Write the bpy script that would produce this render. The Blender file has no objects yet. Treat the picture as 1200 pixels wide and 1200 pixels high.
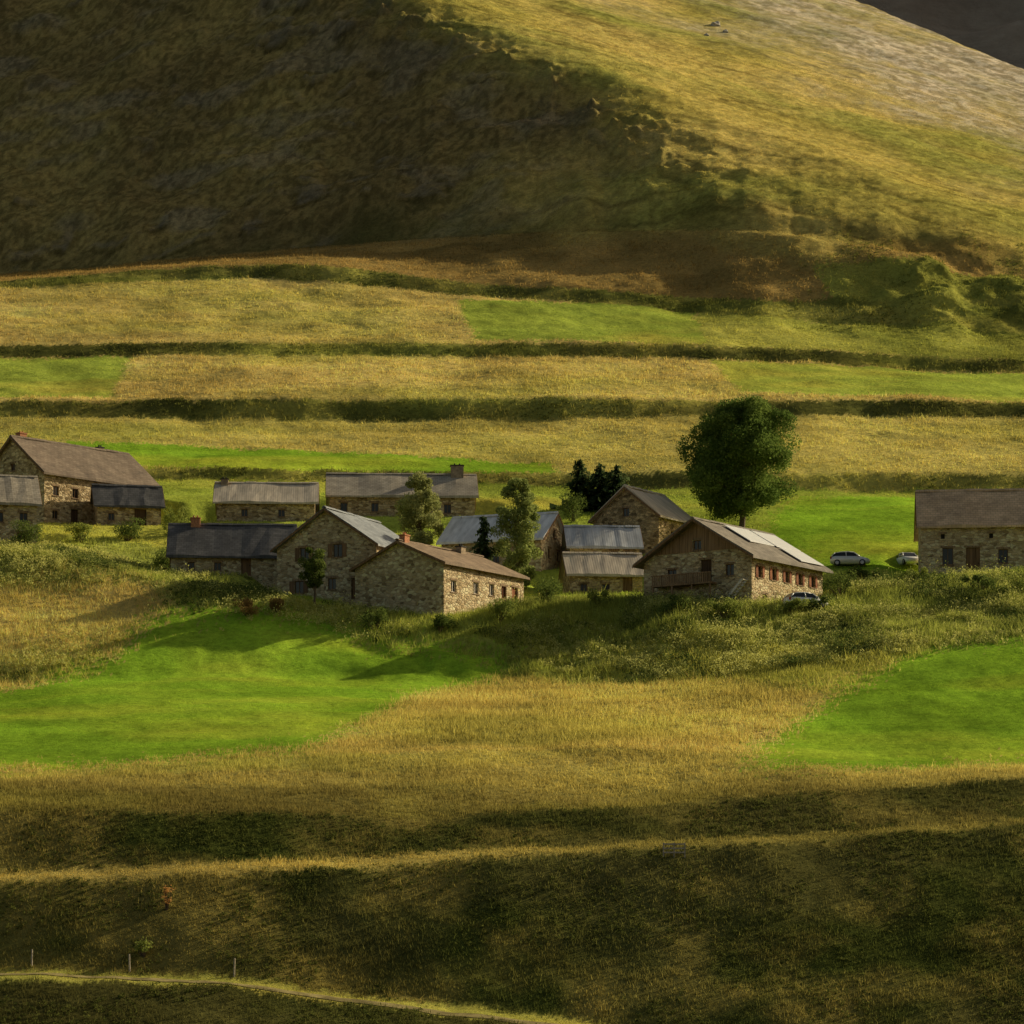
import bpy, bmesh, math, random
import numpy as np
from mathutils import Vector
random.seed(7); RNG=np.random.default_rng(7)
S=bpy.context.scene; COL=S.collection
F=3600.0; HOR=1100.0          # focal length and horizon of the photograph, in its pixels
SUN_EL=math.radians(24.5); SUN_AZ=math.radians(30)   # azimuth from +X towards +Y

# ---------------------------------------------------------------- noise
TAB=RNG.random((8,256,256))
def vnoise(x,y,s=0):
    t=TAB[s%8]; xi=np.floor(x).astype(np.int64); yi=np.floor(y).astype(np.int64)
    fx=x-xi; fy=y-yi; fx=fx*fx*fx*(fx*(fx*6-15)+10); fy=fy*fy*fy*(fy*(fy*6-15)+10)
    a=t[xi&255,yi&255]; b=t[(xi+1)&255,yi&255]; c=t[xi&255,(yi+1)&255]; d=t[(xi+1)&255,(yi+1)&255]
    return (a*(1-fx)+b*fx)*(1-fy)+(c*(1-fx)+d*fx)*fy
def fbm(x,y,scale,octv=4,s=0):
    r=0;amp=1;tot=0;x=x/scale;y=y/scale
    for o in range(octv):
        r=r+amp*(vnoise(x+17.3*o,y-9.1*o,s+o)-.5);tot+=amp;amp*=.5;x=x*2.03;y=y*2.03
    return r/tot*2
def sstep(a,b,x):
    t=np.clip((x-a)/(b-a),0,1); return t*t*(3-2*t)

# ---------------------------------------------------------------- terrain
KX=np.array([-200,0,300,600,900,1200,1400.])
def six(l): return np.array([l[0]]+list(l[1:])+[l[-1]]) if len(l)==6 else np.array(l)
LN=[ # (height line, depth) ; each list is x=-200,0,300,600,900,1200
 ([1400]*6,[162,162,160,156,152,148]),
 ([1140,1142,1158,1200,1232,1262],[188,186,185,182,178,174]),
 ([1134,1136,1152,1192,1224,1254],[191.5,189.5,188.5,185.5,181.5,177.5]),
 ([1035,1030,1017,1003,988,968],[196,196.5,198,199.5,203,207.5]),
 ([1028,1023,1010,997,982,962],[198.7,199.2,200.7,202.2,205.7,210.2]),
 ([950,948,952,956,935,908],[205,206,206.8,208.5,213,218]),
 ([905,905,890,875,885,893],[224,224,227,230,230,230]),
 ([800,800,790,798,795,760],[269,269,272,272,264,262]),
 ([650,640,700,716,705,672],[300,300,290,287,288,297]),
 ([632,629,686,699,688,661],[316,316,308,306,308,314]),
 ([590,585,600,612,605,600],[340]*6),
 ([560,560,565,570,576,578],[362]*6),
 ([548,545,550,555,553,555],[365]*6),
 ([490,490,492,492,490,488],[400]*6),
 ([470,470,468,466,470,470],[404]*6),
 ([420,420,416,418,422,440],[436]*6),
 ([406,406,402,402,405,425],[440]*6),
 ([340,338,325,348,375,395],[480,480,486,474,462,458]),
 ([330,331,305,335,355,352],[485,485,491,479,468,468]),
 ([328,325,294,272,268,322],[565,548,532,510,488,482]),
]
DX=np.arange(-700,1901,10.)
ker=np.exp(-(np.arange(-18,19)*10/60.)**2/2); ker/=ker.sum()
def dense(l):
    v=np.interp(DX,KX,six(l)); p=np.pad(v,18,mode='edge'); return np.convolve(p,ker,'valid')
TP=[dense(a) for a,b in LN]; TD=[dense(b) for a,b in LN]
TZ=[d*(HOR-p)/F for p,d in zip(TP,TD)]
NL=len(LN)
def prof(px,Y):
    """height and segment number on the terrace profile"""
    d=[np.interp(px,DX,t) for t in TD]; z=[np.interp(px,DX,t) for t in TZ]
    out=z[0]+(Y-d[0])*.8; seg=np.zeros(np.shape(Y))
    for k in range(NL-1):
        m=(Y>=d[k]); f=np.clip((Y-d[k])/(d[k+1]-d[k]),0,1)
        out=np.where(m,z[k]+(z[k+1]-z[k])*f,out); seg=np.where(m,k+f,seg)
    seg=np.where(Y>=d[-1],NL-1+.5,seg)
    return out,seg,d[-1],z[-1]
def warpY(X,Y):
    up=sstep(340,400,Y)
    return Y+(fbm(X,Y,26,3,1)*2.0+up*fbm(X,Y,9,3,4)*1.1)*sstep(150,185,Y)*(1-.6*sstep(480,530,Y))
def band(X,Y): return .92*X-.39*Y, .39*X+.92*Y     # along and across the rock bands
def ledges(X,Y):
    """short broken rock ribs on the shaded slope"""
    a,b=band(X,Y)
    return np.clip(1-np.abs(fbm(a*.4,b,8,5,3))*7,0,1)*np.clip(fbm(X,Y,4.5,4,5)*4-.1,0,1)*np.clip(fbm(X,Y,26,2,2)*4+.5,0,1)
def mount(X,Y):
    n=fbm(X+.5*Y,Y,34,4,2)
    Lp=113.8+.8*(Y-512)+.33*X+n*3
    Rp=118.6+.50*(Y-497)-.20*(X-50)+fbm(X,Y,60,2,3)*1.5
    d=Rp-Lp+fbm(X,Y,12,4,6)*2.0-.10*np.maximum(Y-535,0)
    k=5+13*sstep(575,505,Y); h=np.clip(.5+.5*d/k,0,1)
    m=Rp*(1-h)+(Rp-d)*h-k*h*(1-h)+k*.18
    # broken rock just below the crest
    out=np.exp(-((d-4)/4)**2)*np.clip(fbm(X,Y,6,4,3)*3+.1,0,1)*sstep(505,530,Y)
    left=sstep(-2.5,8,d+fbm(X,Y,6,3,1)*3)
    # crest of the scree slope
    q=.81*(X-75.2)+.586*(Y-694)+fbm(X,Y,30,3,4)*2
    m=m-np.where(q>0,np.sqrt(q*q+4)-2,0)*1.3
    return m,left,out
def hz0(X,Y):
    X=np.asarray(X,float);Y=np.asarray(Y,float)
    px=600+F*X/np.maximum(Y,1)
    Yw=warpY(X,Y); acc=0
    for o in (-.9,-.3,.3,.9):
        z,_,d17,z17=prof(px,Yw+o); acc=acc+z
    z=acc/4
    m,left,out=mount(X,Y)
    Xf=(px-600)/F*d17
    mf=mount(Xf,d17)[0]
    over=Y-d17
    mm=m+(z17-mf)*np.exp(-np.maximum(over,0)/28)
    w=sstep(-5,8,over)
    z=z*(1-w)+mm*w
    # rough ground
    z=z+fbm(X,Y,9,3,5)*.25+fbm(X,Y,2.2,2,6)*.10
    bank=sstep(268,276,Y)*(1-sstep(284,292,Y))*sstep(-18,-6,X)
    z=z+bank*fbm(X,Y,5,3,2)*1.1
    a,b=band(X,Y)
    wl=w*left*sstep(8,34,over)
    z=z+wl*(ledges(X,Y)*.8+fbm(X,Y,2.0,4,7)*.4)+w*out*(.7+fbm(X,Y,1.8,3,5)*1.8)+w*(1-left)*(fbm(X,Y,5,3,7)*.2+fbm(a*.35,b,15,3,6)*.8*sstep(6,30,over))
    # hummocks on the right
    hm=np.exp(-((px-1130)/120)**2)*np.exp(-((Y-472)/15)**2)
    z=z+hm*(1.8+3.2*fbm(X,Y,8,4,3))
    return z
PADS=[]
def hz(X,Y):
    X=np.asarray(X,float);Y=np.asarray(Y,float); z=hz0(X,Y)
    for (cx,cy,c,s,hl,hw,z0,y0,sl) in PADS:
        lu=np.abs((X-cx)*c+(Y-cy)*s)-hl-.8; lv=np.abs(-(X-cx)*s+(Y-cy)*c)-hw-.8
        dd=np.hypot(np.maximum(lu,0),np.maximum(lv,0)); w=1-sstep(0,4.0,dd)
        z=z*(1-w)+(z0+sl*(Y-y0))*w
    return z
DS=np.arange(150,735,.2)
def at(px,py,fn=None):
    """the point of the hillside seen at this place of the photograph"""
    fn=fn or hz
    X=DS*(px-600)/F; zr=DS*(HOR-py)/F; z=fn(X,DS)
    i=int(np.argmax(z>=zr)); 
    if z[i]<zr[i]: i=len(DS)-1
    return Vector((X[i],DS[i],z[i]))

# ---------------------------------------------------------------- materials
def newmat(name):
    m=bpy.data.materials.new(name); m.use_nodes=True; nt=m.node_tree
    b=nt.nodes['Principled BSDF']; return m,nt,b
def N(nt,t,**kw):
    n=nt.nodes.new(t)
    for k,v in kw.items(): setattr(n,k,v)
    return n
def ramp(nt,fac,stops):
    r=N(nt,'ShaderNodeValToRGB'); e=r.color_ramp.elements
    while len(e)<len(stops): e.new(.5)
    for i,(p,c) in enumerate(stops): e[i].position=p; e[i].color=(*c,1)
    nt.links.new(fac,r.inputs[0]); return r.outputs[0]
def mixc(nt,fac,a,b,mode='MIX'):
    m=N(nt,'ShaderNodeMix',data_type='RGBA',blend_type=mode)
    for sock,v in ((0,fac),(6,a),(7,b)):
        if hasattr(v,'links'): nt.links.new(v,m.inputs[sock])
        elif sock==0: m.inputs[0].default_value=v
        else: m.inputs[sock].default_value=(*v,1)
    return m.outputs[2]
def noise(nt,co,scale,detail=4,rough=.6):
    n=N(nt,'ShaderNodeTexNoise'); n.inputs['Scale'].default_value=scale; n.inputs['Detail'].default_value=detail
    n.inputs['Roughness'].default_value=rough; nt.links.new(co,n.inputs['Vector']); return n.outputs[0]
def bump(nt,b,h,strength,dist):
    u=N(nt,'ShaderNodeBump'); u.inputs['Strength'].default_value=strength; u.inputs['Distance'].default_value=dist
    nt.links.new(h,u.inputs['Height']); nt.links.new(u.outputs[0],b.inputs['Normal'])
def flat(name,c,rough=.8,var=.25,scale=3.,metal=0,spec=.3):
    m,nt,b=newmat(name); co=N(nt,'ShaderNodeTexCoord').outputs['Object']
    n=noise(nt,co,scale); d=tuple(x*(1-var) for x in c); e=tuple(min(1,x*(1+var)) for x in c)
    nt.links.new(ramp(nt,n,[(.3,d),(.7,e)]),b.inputs['Base Color'])
    b.inputs['Roughness'].default_value=rough; b.inputs['Metallic'].default_value=metal; b.inputs['Specular IOR Level'].default_value=spec
    return m
def stone(name,c1,c2,c3,mort,scale=2.3):
    m,nt,b=newmat(name); co=N(nt,'ShaderNodeTexCoord').outputs['Object']
    mp=N(nt,'ShaderNodeMapping'); mp.inputs['Scale'].default_value=(1,1,1.7); nt.links.new(co,mp.inputs[0])
    dn=N(nt,'ShaderNodeTexNoise'); dn.inputs['Scale'].default_value=2.5; nt.links.new(mp.outputs[0],dn.inputs['Vector'])
    ad=N(nt,'ShaderNodeVectorMath',operation='MULTIPLY_ADD'); ad.inputs[1].default_value=(.25,.25,.25)
    nt.links.new(dn.outputs['Color'],ad.inputs[0]); nt.links.new(mp.outputs[0],ad.inputs[2])
    v=N(nt,'ShaderNodeTexVoronoi'); v.inputs['Scale'].default_value=scale; nt.links.new(ad.outputs[0],v.inputs['Vector'])
    e=N(nt,'ShaderNodeTexVoronoi',feature='DISTANCE_TO_EDGE'); e.inputs['Scale'].default_value=scale; nt.links.new(ad.outputs[0],e.inputs['Vector'])
    sp=N(nt,'ShaderNodeSeparateColor'); nt.links.new(v.outputs['Color'],sp.inputs[0])
    c=ramp(nt,sp.outputs[0],[(0,tuple(x*.7 for x in c1)),(.3,c2),(.7,c3),(1,tuple(min(.9,x*1.35) for x in c3))])
    g=noise(nt,co,.5,3); c=mixc(nt,.5,c,ramp(nt,g,[(.3,(.5,.47,.4)),(.7,(1.1,1.05,1))]),'MULTIPLY')
    f=noise(nt,co,14,3); c=mixc(nt,.35,c,ramp(nt,f,[(.3,(.5,.5,.5)),(.7,(1.2,1.2,1.2))]),'MULTIPLY')
    k=ramp(nt,e.outputs[0],[(.0,(1,1,1)),(.07,(0,0,0))])
    c=mixc(nt,k,c,tuple(x*.85 for x in mort))
    nt.links.new(c,b.inputs['Base Color']); b.inputs['Roughness'].default_value=.95; b.inputs['Specular IOR Level'].default_value=.1
    hh=ramp(nt,e.outputs[0],[(0,(0,0,0)),(.16,(1,1,1))]); bump(nt,b,hh,.85,.08)
    return m
def slate(name,c1,c2,rough=.6,row=.32,col=.5):
    m,nt,b=newmat(name); co=N(nt,'ShaderNodeTexCoord').outputs['Object']
    br=N(nt,'ShaderNodeTexBrick'); br.inputs['Scale'].default_value=1; br.inputs['Brick Width'].default_value=col; br.inputs['Row Height'].default_value=row
    br.inputs['Mortar Size'].default_value=.015; br.inputs['Color1'].default_value=(*c1,1); br.inputs['Color2'].default_value=(*c2,1)
    br.inputs['Mortar'].default_value=(*[x*.5 for x in c1],1); nt.links.new(co,br.inputs['Vector'])
    n=noise(nt,co,.7,5); c=mixc(nt,.7,br.outputs[0],ramp(nt,n,[(.3,(.55,.52,.48)),(.68,(1.25,1.2,1.1))]),'MULTIPLY')
    n2=noise(nt,co,6,4); c=mixc(nt,ramp(nt,n2,[(.54,(0,0,0)),(.72,(.5,.5,.5))]),c,tuple(x*.85 for x in (c2[0]*1.1,c2[1],c2[2]*.8)))
    nt.links.new(c,b.inputs['Base Color']); b.inputs['Roughness'].default_value=rough; b.inputs['Specular IOR Level'].default_value=.2
    bump(nt,b,br.outputs['Fac'],-.5,.04); return m
def sheet(name,c,rough=.45,rust=.3):
    m,nt,b=newmat(name); co=N(nt,'ShaderNodeTexCoord').outputs['Object']
    w=N(nt,'ShaderNodeTexWave',bands_direction='X'); w.inputs['Scale'].default_value=1.3; w.inputs['Distortion'].default_value=.1; nt.links.new(co,w.inputs['Vector'])
    mp=N(nt,'ShaderNodeMapping'); mp.inputs['Scale'].default_value=(1.6,.35,.35); nt.links.new(co,mp.inputs[0])
    n=noise(nt,mp.outputs[0],1.0,5); cc=ramp(nt,n,[(.3,tuple(x*.65 for x in c)),(.65,tuple(x*1.12 for x in c))])
    cc=mixc(nt,ramp(nt,noise(nt,mp.outputs[0],2.5,4),[(.52,(0,0,0)),(.76,(rust,)*3)]),cc,(.2,.12,.06))
    nt.links.new(cc,b.inputs['Base Color']); b.inputs['Roughness'].default_value=rough; b.inputs['Metallic'].default_value=.1
    bump(nt,b,w.outputs[0],.12,.04); return m
def plank(name,c):
    m,nt,b=newmat(name); co=N(nt,'ShaderNodeTexCoord').outputs['Object']
    sx=N(nt,'ShaderNodeMapping'); sx.inputs['Scale'].default_value=(5,5,.25); nt.links.new(co,sx.inputs[0])
    n=noise(nt,sx.outputs[0],1.3,3); nt.links.new(ramp(nt,n,[(.3,tuple(x*.45 for x in c)),(.5,c),(.72,tuple(x*1.4 for x in c))]),b.inputs['Base Color'])
    b.inputs['Roughness'].default_value=.85; b.inputs['Specular IOR Level'].default_value=.15; bump(nt,b,n,.5,.03); return m
def ground_mat():
    m,nt,b=newmat('hillside_ground'); at_=N(nt,'ShaderNodeAttribute',attribute_name='Col'); g=N(nt,'ShaderNodeNewGeometry').outputs['Position']
    c=at_.outputs['Color']
    c=mixc(nt,.85,c,ramp(nt,noise(nt,g,1.5,8,.85),[(.32,(.42,.42,.40)),(.52,(1,1,1)),(.70,(1.5,1.4,1.18))]),'MULTIPLY')
    c=mixc(nt,.5,c,ramp(nt,noise(nt,g,.16,5),[(.34,(.72,.76,.7)),(.64,(1.22,1.14,1.0))]),'MULTIPLY')
    nt.links.new(c,b.inputs['Base Color']); b.inputs['Roughness'].default_value=1; b.inputs['Specular IOR Level'].default_value=0
    bump(nt,b,noise(nt,g,2.2,7,.8),1,.24); return m
def leaf_mat(name,trans=.35):
    m=bpy.data.materials.new(name); m.use_nodes=True; nt=m.node_tree; nt.nodes.remove(nt.nodes['Principled BSDF'])
    a=N(nt,'ShaderNodeAttribute',attribute_name='Col'); d=N(nt,'ShaderNodeBsdfDiffuse'); t=N(nt,'ShaderNodeBsdfTranslucent'); mx=N(nt,'ShaderNodeMixShader')
    mx.inputs[0].default_value=trans; nt.links.new(a.outputs['Color'],d.inputs[0]); nt.links.new(a.outputs['Color'],t.inputs[0])
    nt.links.new(d.outputs[0],mx.inputs[1]); nt.links.new(t.outputs[0],mx.inputs[2]); nt.links.new(mx.outputs[0],nt.nodes['Material Output'].inputs[0]); return m
M={}
M['stone']=stone('brown_rubble_stone',(.33,.235,.12),(.54,.40,.215),(.70,.545,.33),(.48,.37,.225))
M['stone_pale']=stone('pale_rubble_stone',(.42,.31,.17),(.64,.49,.28),(.75,.605,.385),(.60,.47,.295))
M['stone_dark']=stone('dark_rubble_stone',(.24,.17,.09),(.42,.305,.16),(.56,.42,.235),(.36,.27,.15))
M['slate']=slate('grey_slate',(.20,.175,.145),(.28,.25,.21),.7)
M['slate_rust']=slate('rusty_brown_slate',(.23,.165,.112),(.32,.235,.16),.75)
M['slate_pale']=slate('pale_slate',(.36,.32,.26),(.47,.42,.345),.7)
M['slate_blue']=slate('blue_slate',(.24,.265,.30),(.33,.36,.40),.5)
M['slate_dark']=slate('dark_slate',(.08,.082,.088),(.125,.125,.132),.7)
M['slate_brown']=slate('brown_slate',(.165,.125,.095),(.235,.185,.14),.75)
M['slate_tan']=slate('tan_slate',(.57,.41,.255),(.70,.51,.33),.8)
M['sheet']=sheet('pale_roof_sheet',(.80,.79,.77),.45,.08)
M['sheet_blue']=sheet('blue_grey_roof_sheet',(.52,.53,.54),.5,.15)
M['sheet_tan']=sheet('weathered_roof_sheet',(.60,.51,.385),.65,.3)
M['wood']=plank('weathered_planks',(.22,.13,.068)); M['wood_dark']=plank('dark_planks',(.10,.06,.035)); M['wood_red']=plank('red_brown_planks',(.28,.105,.05)); M['wood_mid']=plank('brown_planks',(.30,.19,.105))
M['brick']=flat('chimney_brick',(.50,.22,.11),.9,.4,7); M['render']=flat('chimney_render',(.34,.26,.17),.95,.4,4); M['soot_shade_black']=flat('soot_shade_black',(.04,.037,.034),.9)
M['glass']=flat('window_glass',(.018,.02,.022),.12,.2,2,0,.5); M['lintel']=plank('timber_lintel',(.28,.19,.11))
M['panel']=flat('bright_panel',(.93,.93,.93),.2,.01,1,0,.6); M['white']=flat('old_white_paint',(.72,.66,.56),.7,.15)  # near-white panel colour stands in for the sun's reflection on the roof panels
M['bark']=flat('bark',(.13,.095,.06),.95,.4,8); M['post']=flat('grey_post_wood',(.45,.38,.29),.9,.35,10)
M['silver']=flat('silver_paint',(.70,.70,.70),.3,.05,1,.2,.5); M['carwhite']=flat('white_paint',(.80,.80,.78),.35,.04,1,0,.5)
M['tyre']=flat('tyre_rubber',(.02,.02,.02),.9); M['rim']=flat('wheel_rim',(.4,.4,.42),.35,.1,2,.7); M['lamp']=flat('lamp_glass',(.7,.7,.66),.15,.05); M['red']=flat('red_lamp',(.35,.02,.015),.3,.05)
M['rock']=flat('pale_rock',(.52,.48,.42),.95,.25,1.5); M['path']=flat('pale_track',(.27,.22,.10),1,.5,.9,0,0)
M['ground']=ground_mat(); M['leaf']=leaf_mat('leaves',.38); M['grass']=leaf_mat('grass_blades',.4)
m,nt,b=newmat('far_mountain'); g=N(nt,'ShaderNodeNewGeometry').outputs['Position']
nt.links.new(ramp(nt,noise(nt,g,.03,8,.7),[(.3,(.25,.19,.14)),(.55,(.39,.31,.23)),(.75,(.48,.40,.305))]),b.inputs['Base Color']); b.inputs['Roughness'].default_value=1; b.inputs['Specular IOR Level'].default_value=0
bump(nt,b,noise(nt,g,.08,8,.7),1,4); M['far']=m

# ---------------------------------------------------------------- mesh helpers
def tag(o,label=None,cat=None,group=None,kind=None):
    for k,v in (('label',label),('category',cat),('group',group),('kind',kind)):
        if v: o[k]=v
    return o
def link(name,me,mat,parent=None):
    o=bpy.data.objects.new(name,me); COL.objects.link(o)
    if mat: me.materials.append(mat)
    if parent: o.parent=parent
    return o
def empty(name,loc,rz=0):
    o=bpy.data.objects.new(name,None); o.location=loc; o.rotation_euler=(0,0,rz); o.empty_display_size=.5; COL.objects.link(o); return o
def npmesh(name,v,f,col=None,smooth=False):
    me=bpy.data.meshes.new(name); n=len(v); nf,k=f.shape
    me.vertices.add(n); me.vertices.foreach_set('co',v.astype(np.float32).ravel())
    me.loops.add(nf*k); me.loops.foreach_set('vertex_index',f.astype(np.int32).ravel())
    me.polygons.add(nf); me.polygons.foreach_set('loop_start',np.arange(0,nf*k,k,dtype=np.int32))
    if smooth: me.polygons.foreach_set('use_smooth',np.ones(nf,dtype=bool))
    me.update(calc_edges=True)
    if col is not None:
        a=me.color_attributes.new('Col','FLOAT_COLOR','POINT'); c=np.ones((n,4),np.float32); c[:,:3]=col; a.data.foreach_set('color',c.ravel())
    return me
class MB:
    def __init__(s): s.v=[]; s.f=[]
    def poly(s,pts):
        i=len(s.v); s.v+= [tuple(p) for p in pts]; s.f.append(list(range(i,i+len(pts))))
    def hexa(s,p):   # 8 points: bottom 4 then top 4
        i=len(s.v); s.v+=[tuple(q) for q in p]
        for a in ((3,2,1,0),(4,5,6,7),(0,1,5,4),(1,2,6,5),(2,3,7,6),(3,0,4,7)): s.f.append([i+q for q in a])
    def box(s,x0,x1,y0,y1,z0,z1):
        s.hexa([(x0,y0,z0),(x1,y0,z0),(x1,y1,z0),(x0,y1,z0),(x0,y0,z1),(x1,y0,z1),(x1,y1,z1),(x0,y1,z1)])
    def tube(s,p0,p1,r0,r1,n=7):
        p0=Vector(p0);p1=Vector(p1); d=(p1-p0).normalized(); a=d.orthogonal().normalized(); b=d.cross(a); i=len(s.v)
        for p,r in ((p0,r0),(p1,r1)):
            for k in range(n):
                t=2*math.pi*k/n; s.v.append(tuple(p+a*(r*math.cos(t))+b*(r*math.sin(t))))
        for k in range(n): s.f.append([i+k,i+(k+1)%n,i+n+(k+1)%n,i+n+k])
        s.f.append(list(range(i+n-1,i-1,-1))); s.f.append(list(range(i+n,i+2*n)))
    def build(s,name,mat,parent=None,smooth=False):
        me=bpy.data.meshes.new(name); me.from_pydata(s.v,[],s.f); me.update()
        if smooth:
            for p in me.polygons: p.use_smooth=True
        return link(name,me,mat,parent)

# ---------------------------------------------------------------- houses
Z=Vector((0,0,1))
class Wall:
    def __init__(s,o,d,n,w): s.o=Vector(o); s.d=Vector(d); s.n=Vector(n); s.w=w
    def p(s,a,z,d=0): return s.o+s.d*a+Z*z+s.n*d
def wbox(mb,w,s0,s1,z0,z1,d0,d1):
    mb.hexa([w.p(s0,z0,d1),w.p(s1,z0,d1),w.p(s1,z0,d0),w.p(s0,z0,d0),w.p(s0,z1,d1),w.p(s1,z1,d1),w.p(s1,z1,d0),w.p(s0,z1,d0)])
def clip(poly,a,b,c):   # keep a*s+b*z<=c
    out=[]
    for i in range(len(poly)):
        p=poly[i];q=poly[(i+1)%len(poly)]; fp=a*p[0]+b*p[1]-c; fq=a*q[0]+b*q[1]-c
        if fp<=1e-6: out.append(p)
        if (fp<-1e-6 and fq>1e-6) or (fp>1e-6 and fq<-1e-6):
            t=fp/(fp-fq); out.append((p[0]+t*(q[0]-p[0]),p[1]+t*(q[1]-p[1])))
    return out
HOUSES=[]
def house(label,px,py,side,th,L,W,h,rise,wm,rm,ops=(),chims=(),oh=.4,oe=.45,clad=None,name='stone_house',cat='house',pad=.08,group=None,below=3.0):
    th=math.radians(th); c,s=math.cos(th),math.sin(th)
    P=at(px,py,hz0); ax=-L/2 if side=='l' else L/2; ay=-W/2
    cx=P.x-(ax*c-ay*s); cy=P.y-(ax*s+ay*c)
    PADS.append((cx,cy,c,s,L/2,W/2,P.z,P.y,pad))
    r=empty(name,(cx,cy,P.z),th); tag(r,label,cat,group)
    HOUSES.append((cx,cy,c,s,L/2,W/2))
    walls={'f':Wall((-L/2,-W/2,0),(1,0,0),(0,-1,0),L),'b':Wall((L/2,W/2,0),(-1,0,0),(0,1,0),L),
           'l':Wall((-L/2,W/2,0),(0,-1,0),(-1,0,0),W),'r':Wall((L/2,-W/2,0),(0,1,0),(1,0,0),W)}
    p=rise/(W/2); mb=MB()
    for k,w in walls.items():
        o=[q for q in ops if q[0]==k]; g=k in 'lr'
        ss=sorted(set([0,w.w]+[q[1]-q[3]/2 for q in o]+[q[1]+q[3]/2 for q in o]))
        top=h+rise if g else h
        zs=sorted(set([-below,top]+[q[2] for q in o]+[q[2]+q[4] for q in o]))
        for i in range(len(ss)-1):
            for j in range(len(zs)-1):
                ms=(ss[i]+ss[i+1])/2; mz=(zs[j]+zs[j+1])/2
                if any(abs(ms-q[1])<q[3]/2 and q[2]<mz<q[2]+q[4] for q in o): continue
                pl=[(ss[i],zs[j]),(ss[i+1],zs[j]),(ss[i+1],zs[j+1]),(ss[i],zs[j+1])]
                if g:
                    pl=clip(pl,-p,1,h); pl=clip(pl,p,1,h+p*w.w) if len(pl)>2 else pl
                if len(pl)>2: mb.poly([w.p(a,z) for a,z in pl])
        for q in o:
            a0,a1,z0,z1=q[1]-q[3]/2,q[1]+q[3]/2,q[2],q[2]+q[4]; dp=-.3
            for (u,v,u2,v2) in ((a0,z0,a1,z0),(a1,z0,a1,z1),(a1,z1,a0,z1),(a0,z1,a0,z0)):
                mb.poly([w.p(u,v),w.p(u2,v2),w.p(u2,v2,dp),w.p(u,v,dp)])
            kind=q[5]
            if kind=='d':
                d=MB(); wbox(d,w,a0+.01,a1-.01,z0-.3,z1-.01,-.26,-.18)
                for t in (.25,.5,.75): wbox(d,w,a0+(a1-a0)*t-.015,a0+(a1-a0)*t+.015,z0+.05,z1-.08,-.18,-.165)
                do=d.build('door',M[q[6] if len(q)>6 else 'wood'],r)
                hd=MB(); wbox(hd,w,a1-.18,a1-.12,z0+.95,z0+1.1,-.18,-.11); hd.build('handle',M['soot_shade_black'],do)
            elif kind=='o':
                d=MB(); wbox(d,w,a0,a1,z0-.2,z1,-.34,-.3); d.build('barn_opening',M['soot_shade_black'],r)  # dark plate painted as the shade inside the opening
            else:
                d=MB(); t=.07
                for (u0,u1,v0,v1) in ((a0+.005,a0+t,z0+.005,z1-.005),(a1-t,a1-.005,z0+.005,z1-.005),(a0+t,a1-t,z0+.005,z0+t),(a0+t,a1-t,z1-t,z1-.005),((a0+a1)/2-.03,(a0+a1)/2+.03,z0+t,z1-t)):
                    wbox(d,w,u0,u1,v0,v1,-.22,-.13)
                wo=d.build('window',M[q[6] if len(q)>6 else 'wood'],r)
                g_=MB(); wbox(g_,w,a0+.05,a1-.05,z0+.05,z1-.05,-.19,-.18); g_.build('pane',M['glass'],wo)
                sl=MB(); wbox(sl,w,a0-.1,a1+.1,z0-.1,z0-.003,-.1,.06); sl.build('sill',M['lintel'],wo)
                if kind=='s':
                    for sg in (-1,1):
                        sh=MB(); e=a0 if sg<0 else a1; wd=q[3]*.5
                        u0,u1=(e-wd,e-.02) if sg<0 else (e+.02,e+wd)
                        wbox(sh,w,u0,u1,z0,z1,.02,.06); wbox(sh,w,u0+.03,u1-.03,z0+.15,z0+.24,.06,.08); wbox(sh,w,u0+.03,u1-.03,z1-.24,z1-.15,.06,.08)
                        sh.build('shutter',M['wood_red'] if cat=='chalet' else M['wood'],r)
            ln=MB(); wbox(ln,w,a0-.2,a1+.2,z1+.003,z1+.19,-.12,.03); ln.build('lintel',M['lintel'],r)
    mb.build('wall',M[wm],r)
    # roof: one bent slab with an old roof's waver
    rb=MB(); n=14; rows=[]
    vs=[-(W/2+oe),-(W/2+oe)*.5,0,(W/2+oe)*.5,W/2+oe]; U=L/2+oh
    for i in range(n+1):
        u=-U+2*U*i/n; j=[random.uniform(0,.09)+.07*math.sin(u*.7+px) for _ in vs]; row=[]
        for v,jj in zip(vs,j): row.append((u,v,h+rise-p*abs(v)+.19+max(jj,0)))
        for v,jj in zip(vs,j): row.append((u,v,h+rise-p*abs(v)+.006))
        rows.append(len(rb.v)); rb.v+=row
    for i in range(n):
        a,b_=rows[i],rows[i+1]
        for k in range(4):
            rb.f.append([a+k,b_+k,b_+k+1,a+k+1]); rb.f.append([a+5+k,a+6+k,b_+6+k,b_+5+k])
        rb.f.append([a,a+5,b_+5,b_]); rb.f.append([a+4,b_+4,b_+9,a+9])
    for a in (rows[0],rows[-1]):
        for k in range(4): rb.f.append([a+k,a+k+1,a+6+k,a+5+k])
    ro=rb.build('roof',M[rm],r)
    rc=MB()
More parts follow.
